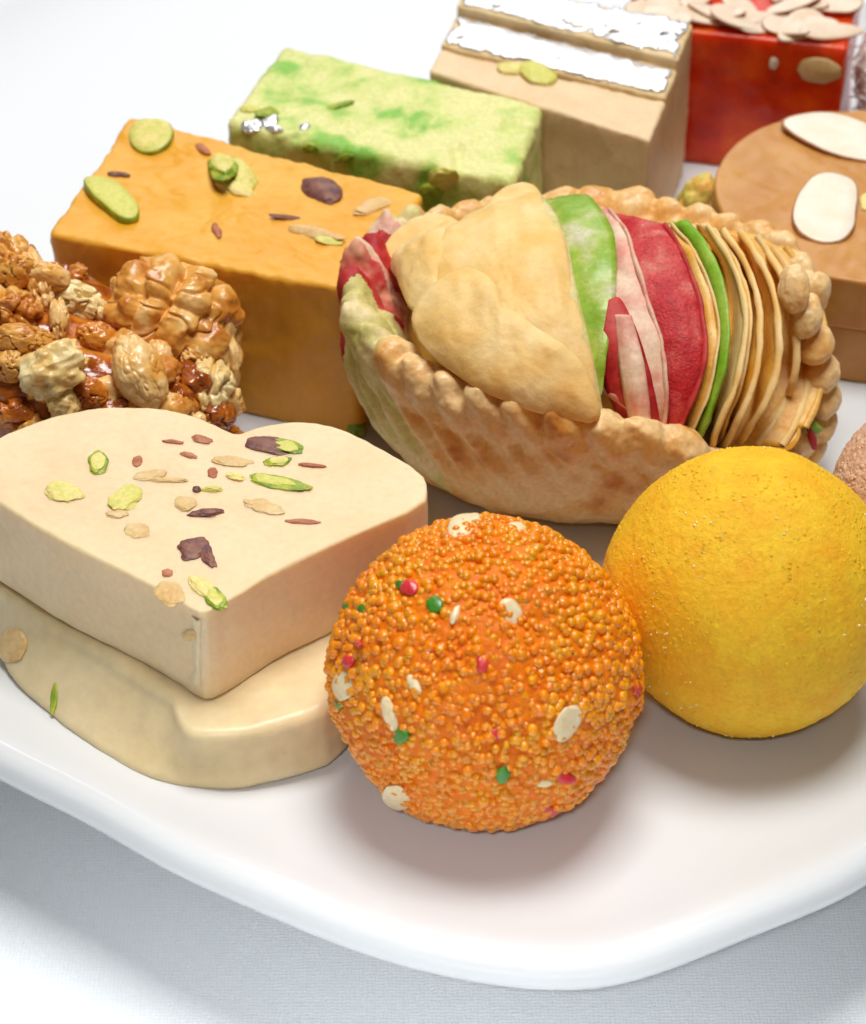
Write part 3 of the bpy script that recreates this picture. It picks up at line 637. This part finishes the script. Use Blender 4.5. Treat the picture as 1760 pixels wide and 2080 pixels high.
for s, z in pr_:
    pl = .026*(1+.6*vn(np.c_[th*4, th*0, th*0], 7))*np.cos(NCR*(th+(z-2.65)*.18))*np.clip((z-.6)/1.8, 0, 1)**.8 if s > .85 else 0
    V.append(np.c_[ell(th, s+pl), z*(1+(rim_z(th)/2.95-1)*min(s/.8, 1))])
V = np.concatenate(V); Nn = V-np.array([*KC, 1.6]); Nn /= np.linalg.norm(Nn, axis=1)[:, None]
V = V+Nn*(.06*fbm(V*1.1, 3, 130)+.02*fbm(V*6, 2, 131))[:, None]; V[:, 2] = np.maximum(V[:, 2], .01)
i0 = np.arange(n); i1 = np.roll(i0, -1)
F = np.concatenate([np.c_[k*n+i0, k*n+i1, (k+1)*n+i1, (k+1)*n+i0] for k in range(len(pr_)-1)])
V = np.concatenate([V, [V[:n].mean(0)], [V[-n:].mean(0)]]); Fl = F.tolist()
Fl += [[len(V)-2, int(b), int(a)] for a, b in zip(i0, i1)]+[[len(V)-1, (len(pr_)-1)*n+int(a), (len(pr_)-1)*n+int(b)] for a, b in zip(i0, i1)]
allV, allF, cnt = [V], list(Fl), len(V)
for i in range(NCR):
    t0 = 2*math.pi*i/NCR; d = math.degrees(t0)
    c2 = ell(np.array([t0]), .985)[0]; tg = np.array([-KX*math.sin(t0), KY*math.cos(t0), 0]); tg /= np.linalg.norm(tg)
    rd_ = np.array([math.cos(t0)*KY, math.sin(t0)*KX, 0]); rd_ /= np.linalg.norm(rd_); up = np.array([0, 0, 1.])
    left = 140 < d < 226
    back = max(0, math.sin(t0))**.6 if d < 140 else 0
    a1 = up*.8-tg*(.32 if left else .5)+rd_*(.25-.2*back); a1 /= np.linalg.norm(a1)
    a2 = tg-a1*(tg@a1); a2 /= np.linalg.norm(a2); a3 = np.cross(a1, a2)
    rs = random.uniform(.86, 1.16)
    v3, f3, _q = lump(np.array([c2[0], c2[1], rim_z(t0)-.30+random.uniform(-.05, .05)]), a1*(.80-.30*back)*rs*min(1, .35+rim_z(t0)/4), a2*(.36+.06*back)*rs, a3*(.36-.06*back)*rs, 4, .20, 1.6, 500+i)
    allV.append(v3); allF += (f3+cnt).tolist(); cnt += len(v3)
tmp = mk('pastry_case', np.concatenate(allV), allF, M['crust'], pa)
md = tmp.modifiers.new('r', 'REMESH'); md.mode = 'VOXEL'; md.voxel_size = .036*CM
md = tmp.modifiers.new('s', 'SMOOTH'); md.factor = .5; md.iterations = 7
bpy.context.view_layer.update(); dg = bpy.context.evaluated_depsgraph_get()
me = bpy.data.meshes.new_from_object(tmp.evaluated_get(dg)); old = tmp.data; tmp.modifiers.clear(); tmp.data = me; me.name = 'pastry_case'; bpy.data.meshes.remove(old)
co = np.empty(len(me.vertices)*3); me.vertices.foreach_get('co', co); co = co.reshape(-1, 3)/CM; no = np.empty(len(co)*3); me.vertices.foreach_get('normal', no); no = no.reshape(-1, 3)
tcol = np.arctan2(co[:, 1]/KY, co[:, 0]/KX)
ph_ = np.cos(NCR*(tcol+(co[:, 2]-2.65)*.18))
co2 = co+no*(.035*fbm(co*2.2, 3, 601)+.022*fbm(np.c_[tcol*9, co[:, 2]*1.2, np.hypot(co[:, 0], co[:, 1])*2], 3, 605)+.010*fbm(co*11, 2, 603))[:, None]
me.vertices.foreach_set('co', (co2*CM).ravel())
me.materials.clear()
zn = [('crust', None), ('crust_green', 'pale green'), ('dough_pink', 0), ('crust_red', 0), ('dough_deep_red', 0)]
for m_, _ in zn: me.materials.append(M[m_])
pc = np.empty(len(me.polygons)*3); me.polygons.foreach_get('center', pc); pc = pc.reshape(-1, 3)/CM
td = (np.degrees(np.arctan2(pc[:, 1]/KY, pc[:, 0]/KX)+(pc[:, 2]-2.65)*.12) % 360)+2.2*fbm(pc*2.5, 2, 611)
mi = np.zeros(len(pc), np.int32); outer = np.hypot(pc[:, 0]/KX, pc[:, 1]/KY) > .80
for lo_, hi_, k_ in ((184, 217, 1), (179.5, 184, 4), (172, 179.5, 3), (168, 172, 2), (156, 168, 4), (152, 156, 2), (143, 152, 1)):
    mi[(td >= lo_) & (td < hi_) & outer & (pc[:, 2] > .9+.5*vn(pc*1.3, 4))] = k_
me.polygons.foreach_set('material_index', mi); me.polygons.foreach_set('use_smooth', np.ones(len(pc), bool)); me.update()
tmp['label'] = 'crimped golden case with green and red dough bands at its left'
# inside: core, flaps and leaves lie on a dome
DCN = np.array([2.5, 36.6, 2.3]); DRD = np.array([3.5, 2.9, 2.0])
q, F = ico(5); V = DCN+q*DRD*.84; V = V+q*(.06*fbm(V*1.5, 3, 141))[:, None]
mk('dough_core', V, F, M['dough_gold'], pa)
def leaf(E, I, m, seed, ko=1.0, ki=.86, thick=.05, name='dough_leaf', wav=.065):
    """a sheet of dough: outer edge E and hidden inner edge I, both as curves over the dome"""
    n1, n2 = 40, 9
    E = resample(chaikin(np.array(E, float), 2, False), n1, False); I = resample(chaikin(np.array(I, float), 2, False), n1, False)
    V = []
    for j in range(n2):
        t = j/(n2-1); k = ko*(1-t)+ki*t+.03*math.sin(math.pi*t)
        for a, b in zip(E, I):
            x = a*(1-t)+b*t; V.append(on_ellipsoid(x[0], x[1], DCN, DRD*k))
    V = np.array(V); nn = (V-DCN)/DRD**2; nn /= np.linalg.norm(nn, axis=1)[:, None]
    V = V+nn*(wav*fbm(V*2.2, 3, seed)+.01*fbm(V*9, 2, seed+1))[:, None]
    F = [[j*n1+i, j*n1+i+1, (j+1)*n1+i+1, (j+1)*n1+i] for j in range(n2-1) for i in range(n1-1)]
    o = mk(name, V, F, m, pa)
    md = o.modifiers.new('thickness', 'SOLIDIFY'); md.thickness = thick*CM; md.offset = 0
    return o
E1 = [(1105,400),(1150,470),(1165,560),(1195,680),(1215,780),(1228,850)]
E2 = [(1195,402),(1242,450),(1254,520),(1252,590),(1245,650),(1232,720),(1226,790)]
E3 = [(1240,428),(1278,480),(1296,560),(1328,640),(1348,720),(1355,800),(1345,880)]
E3b = [(1236,612),(1262,600),(1300,690),(1325,770),(1345,880)]
E4 = [(1350,458),(1395,530),(1425,620),(1434,700),(1424,770),(1398,840),(1365,900)]
E5 = [(1365,455),(1420,520),(1452,600),(1462,680),(1452,760),(1425,840),(1390,910)]
E6 = [(1398,452),(1440,500),(1468,560),(1484,630),(1484,700),(1468,780),(1442,850),(1420,915)]
E7 = [(1440,462),(1494,540),(1514,620),(1512,700),(1494,780),(1465,860),(1440,920)]
E8 = [(1470,466),(1528,550),(1548,640),(1546,720),(1524,800),(1492,870),(1462,925)]
E9 = [(1505,470),(1558,550),(1580,640),(1584,720),(1566,800),(1530,862),(1492,912)]
E10 = [(1540,480),(1590,560),(1614,650),(1622,730),(1606,800),(1572,860),(1538,905)]
E11 = [(1570,500),(1618,570),(1645,660),(1652,740),(1640,810),(1612,870),(1590,905)]
sh = lambda E, dx: [(x+dx, y) for x, y in E]
leaf(E2, sh(E1, -20), M['dough_green_mix'], 1, .99, .90, .07, wav=.09)
leaf(E3, sh(E2, -12), M['dough_pink'], 2, .99, .90, .05, wav=.05)
leaf(E4, sh(E3, -12), M['dough_red'], 3, 1.0, .88, .055, wav=.05)
leaf(E3b, [(1222,700),(1216,740),(1230,790),(1250,830),(1275,890)], M['dough_deep_red'], 4, 1.0, .93, .05)
leaf([(1282,640),(1300,700),(1315,780),(1322,880)], [(1250,640),(1256,720),(1268,800),(1290,890)], M['dough_pink'], 5, 1.06, 1.0, .05)
leaf(E5, sh(E4, -8), M['dough_gold'], 6, .985, .86, .05)
leaf(E6, sh(E5, -8), M['dough_green'], 7, 1.02, .86, .10)
def edge_bead(E, m, seed, k=1.02, r=.052, name='leaf_edge'):
    E = resample(chaikin(np.array(E, float), 2, False), 46, False); P = np.array([on_ellipsoid(x, y, DCN, DRD*k) for x, y in E])
    P = P+.035*np.c_[fbm(P*1.8, 2, seed), fbm(P*1.8, 2, seed+1), fbm(P*1.8, 2, seed+2)]
    T = np.gradient(P, axis=0); T /= np.linalg.norm(T, axis=1)[:, None]; nn = (P-DCN)/DRD**2; nn -= T*(nn*T).sum(1)[:, None]; nn /= np.linalg.norm(nn, axis=1)[:, None]
    bn = np.cross(T, nn); V = []
    for a in np.linspace(0, 2*math.pi, 8, endpoint=False): V.append(P+(nn*math.cos(a)*1.3+bn*math.sin(a)*.8)*r*(1+.35*fbm(P*4, 2, seed+3))[:, None])
    V = np.concatenate(V); n = 46
    F = [[a*n+i, a*n+i+1, ((a+1) % 8)*n+i+1, ((a+1) % 8)*n+i] for a in range(8) for i in range(n-1)]
    return mk(name, V, F, m, pa)
for j, (Ea, Eb, m1, m2) in enumerate([(E7, E6, 'dough', 'dough'), (E8, E7, 'leaf_face', 'dough'), (E9, E8, 'leaf_face', 'dough'), (E10, E9, 'leaf_face', 'dough'), (E11, E10, 'leaf_face', 'dough'), (sh(E11[:-1], 28), E11[:-1], 'leaf_face', 'dough_gold')]):
    leaf(Ea, sh(Eb, 2), M[m1], 8+j, 1.03, .80, .03); edge_bead(Ea, M[m2], 200+5*j, 1.04)
    if j == 0: leaf(sh(Ea, 15), sh(Eb, 12), M['dough'], 28+j, 1.0, .80, .04)
edge_bead(E3, M['dough_pink'], 260, 1.0, .05); edge_bead(E4, M['dough_deep_red'], 265, 1.01, .05); edge_bead(E5, M['dough'], 270, 1.0, .03)
leaf(E1, sh(E1, -60), M['crust_green'], 13, 1.01, .95, .05)
def flap(px, k, bulge, drop, m, seed, name='dough_flap', ctr=None, es=.93, pw=2.6):
    """a puffed shell of dough over the dome, from its outline"""
    P = resample(chaikin(np.array(px, float), 2), 120); c = np.array(ctr) if ctr else P.mean(0); V = []
    rings = np.linspace(1, .02, 26)
    for s in rings:
        for a in P:
            x = c+(a-c)*s; v = on_ellipsoid(x[0], x[1], DCN, DRD*k)
            nn = (v-DCN)/DRD**2; nn /= np.linalg.norm(nn)
            V.append(v+nn*(bulge*(1-s**pw)-drop*max(0, (s-es)/(1-es))**2))
    V = np.array(V); nn = (V-DCN)/DRD**2; nn /= np.linalg.norm(nn, axis=1)[:, None]
    V = V+nn*(.10*fbm(V*1.0, 3, seed)+.05*fbm(V*[3.2, 1.2, 1.2], 2, seed+1)+.012*fbm(V*8, 2, seed+2))[:, None]
    n = 120; i0 = np.arange(n); i1 = np.roll(i0, -1)
    F = np.concatenate([np.c_[j*n+i0, j*n+i1, (j+1)*n+i1, (j+1)*n+i0] for j in range(len(rings)-1)]).tolist()
    V = np.concatenate([V, [V[-n:].mean(0)]]); F += [[(len(rings)-1)*n+int(a), (len(rings)-1)*n+int(b), len(V)-1] for a, b in zip(i0, i1)]
    return mk(name, V, F, m, pa)
flap([(1096,360),(1062,350),(1028,356),(992,388),(950,418),(905,446),(880,484),(860,534),(850,600),(858,670),(930,740),(1050,826),(1215,866),(1222,790),(1206,700),(1182,620),(1166,545),(1150,462),(1112,410)], 1.03, .14, .25, M['dough'], 150)
flap([(846,590),(905,545),(958,530),(1004,562),(1024,612),(1066,642),(1116,680),(1180,722),(1206,770),(1232,868),(1150,858),(1060,834),(960,790),(890,742),(846,700),(824,655)], 1.25, .17, .16, M['dough'], 160, es=.965, pw=4)
flap([(772,500),(800,462),(850,430),(905,425),(950,450),(930,560),(880,640),(838,640),(820,610),(800,560),(782,530)], 1.0, .22, .15, M['dough'], 170)
flap([(1545,900),(1572,850),(1600,806),(1622,800),(1632,850),(1622,905),(1590,925),(1556,922)], 1.02, .12, .08, M['leaf_face'], 180, 'dough_flake')
case_bvh = bvh_of(co2+np.array([*KC, 0]), [tuple(p.vertices) for p in me.polygons])
stud('green_dough_scrap', pa, case_bvh, 1678, 858, 40, 26, 20, .07, M['dough_green'], sink=.1, amp=.35)
stud('red_dough_scrap', pa, case_bvh, 1690, 895, 14, 50, -15, .05, M['dough_deep_red'], sink=.1, amp=.3)
# plump crimps running down the right-hand end of the case
for i, (px, py, wd_, ht_) in enumerate([(1628,588,62,70),(1652,640,66,66),(1668,698,76,62),(1682,754,72,58),(1688,808,66,58),(1682,858,62,54),(1664,902,60,50)]):
    c3 = at_y(px-14, py, 36.0-.05*i); k_ = 36/5500*1.22
    tl = math.radians(-20+6*i)
    A_ = np.array([math.cos(tl), -.25, -math.sin(tl)])*wd_/2*k_*1.05; B_ = np.array([math.sin(tl)*.6, .2, .9])*ht_/2*k_*1.34; C_ = np.array([.2, .9, .2])*.34
    v3, f3, _q = lump(c3, A_, B_, C_, 4, .13, 1.6, 720+i)
    mk('rim_crimp', v3, f3, M['crust'], pa, origin=c3)
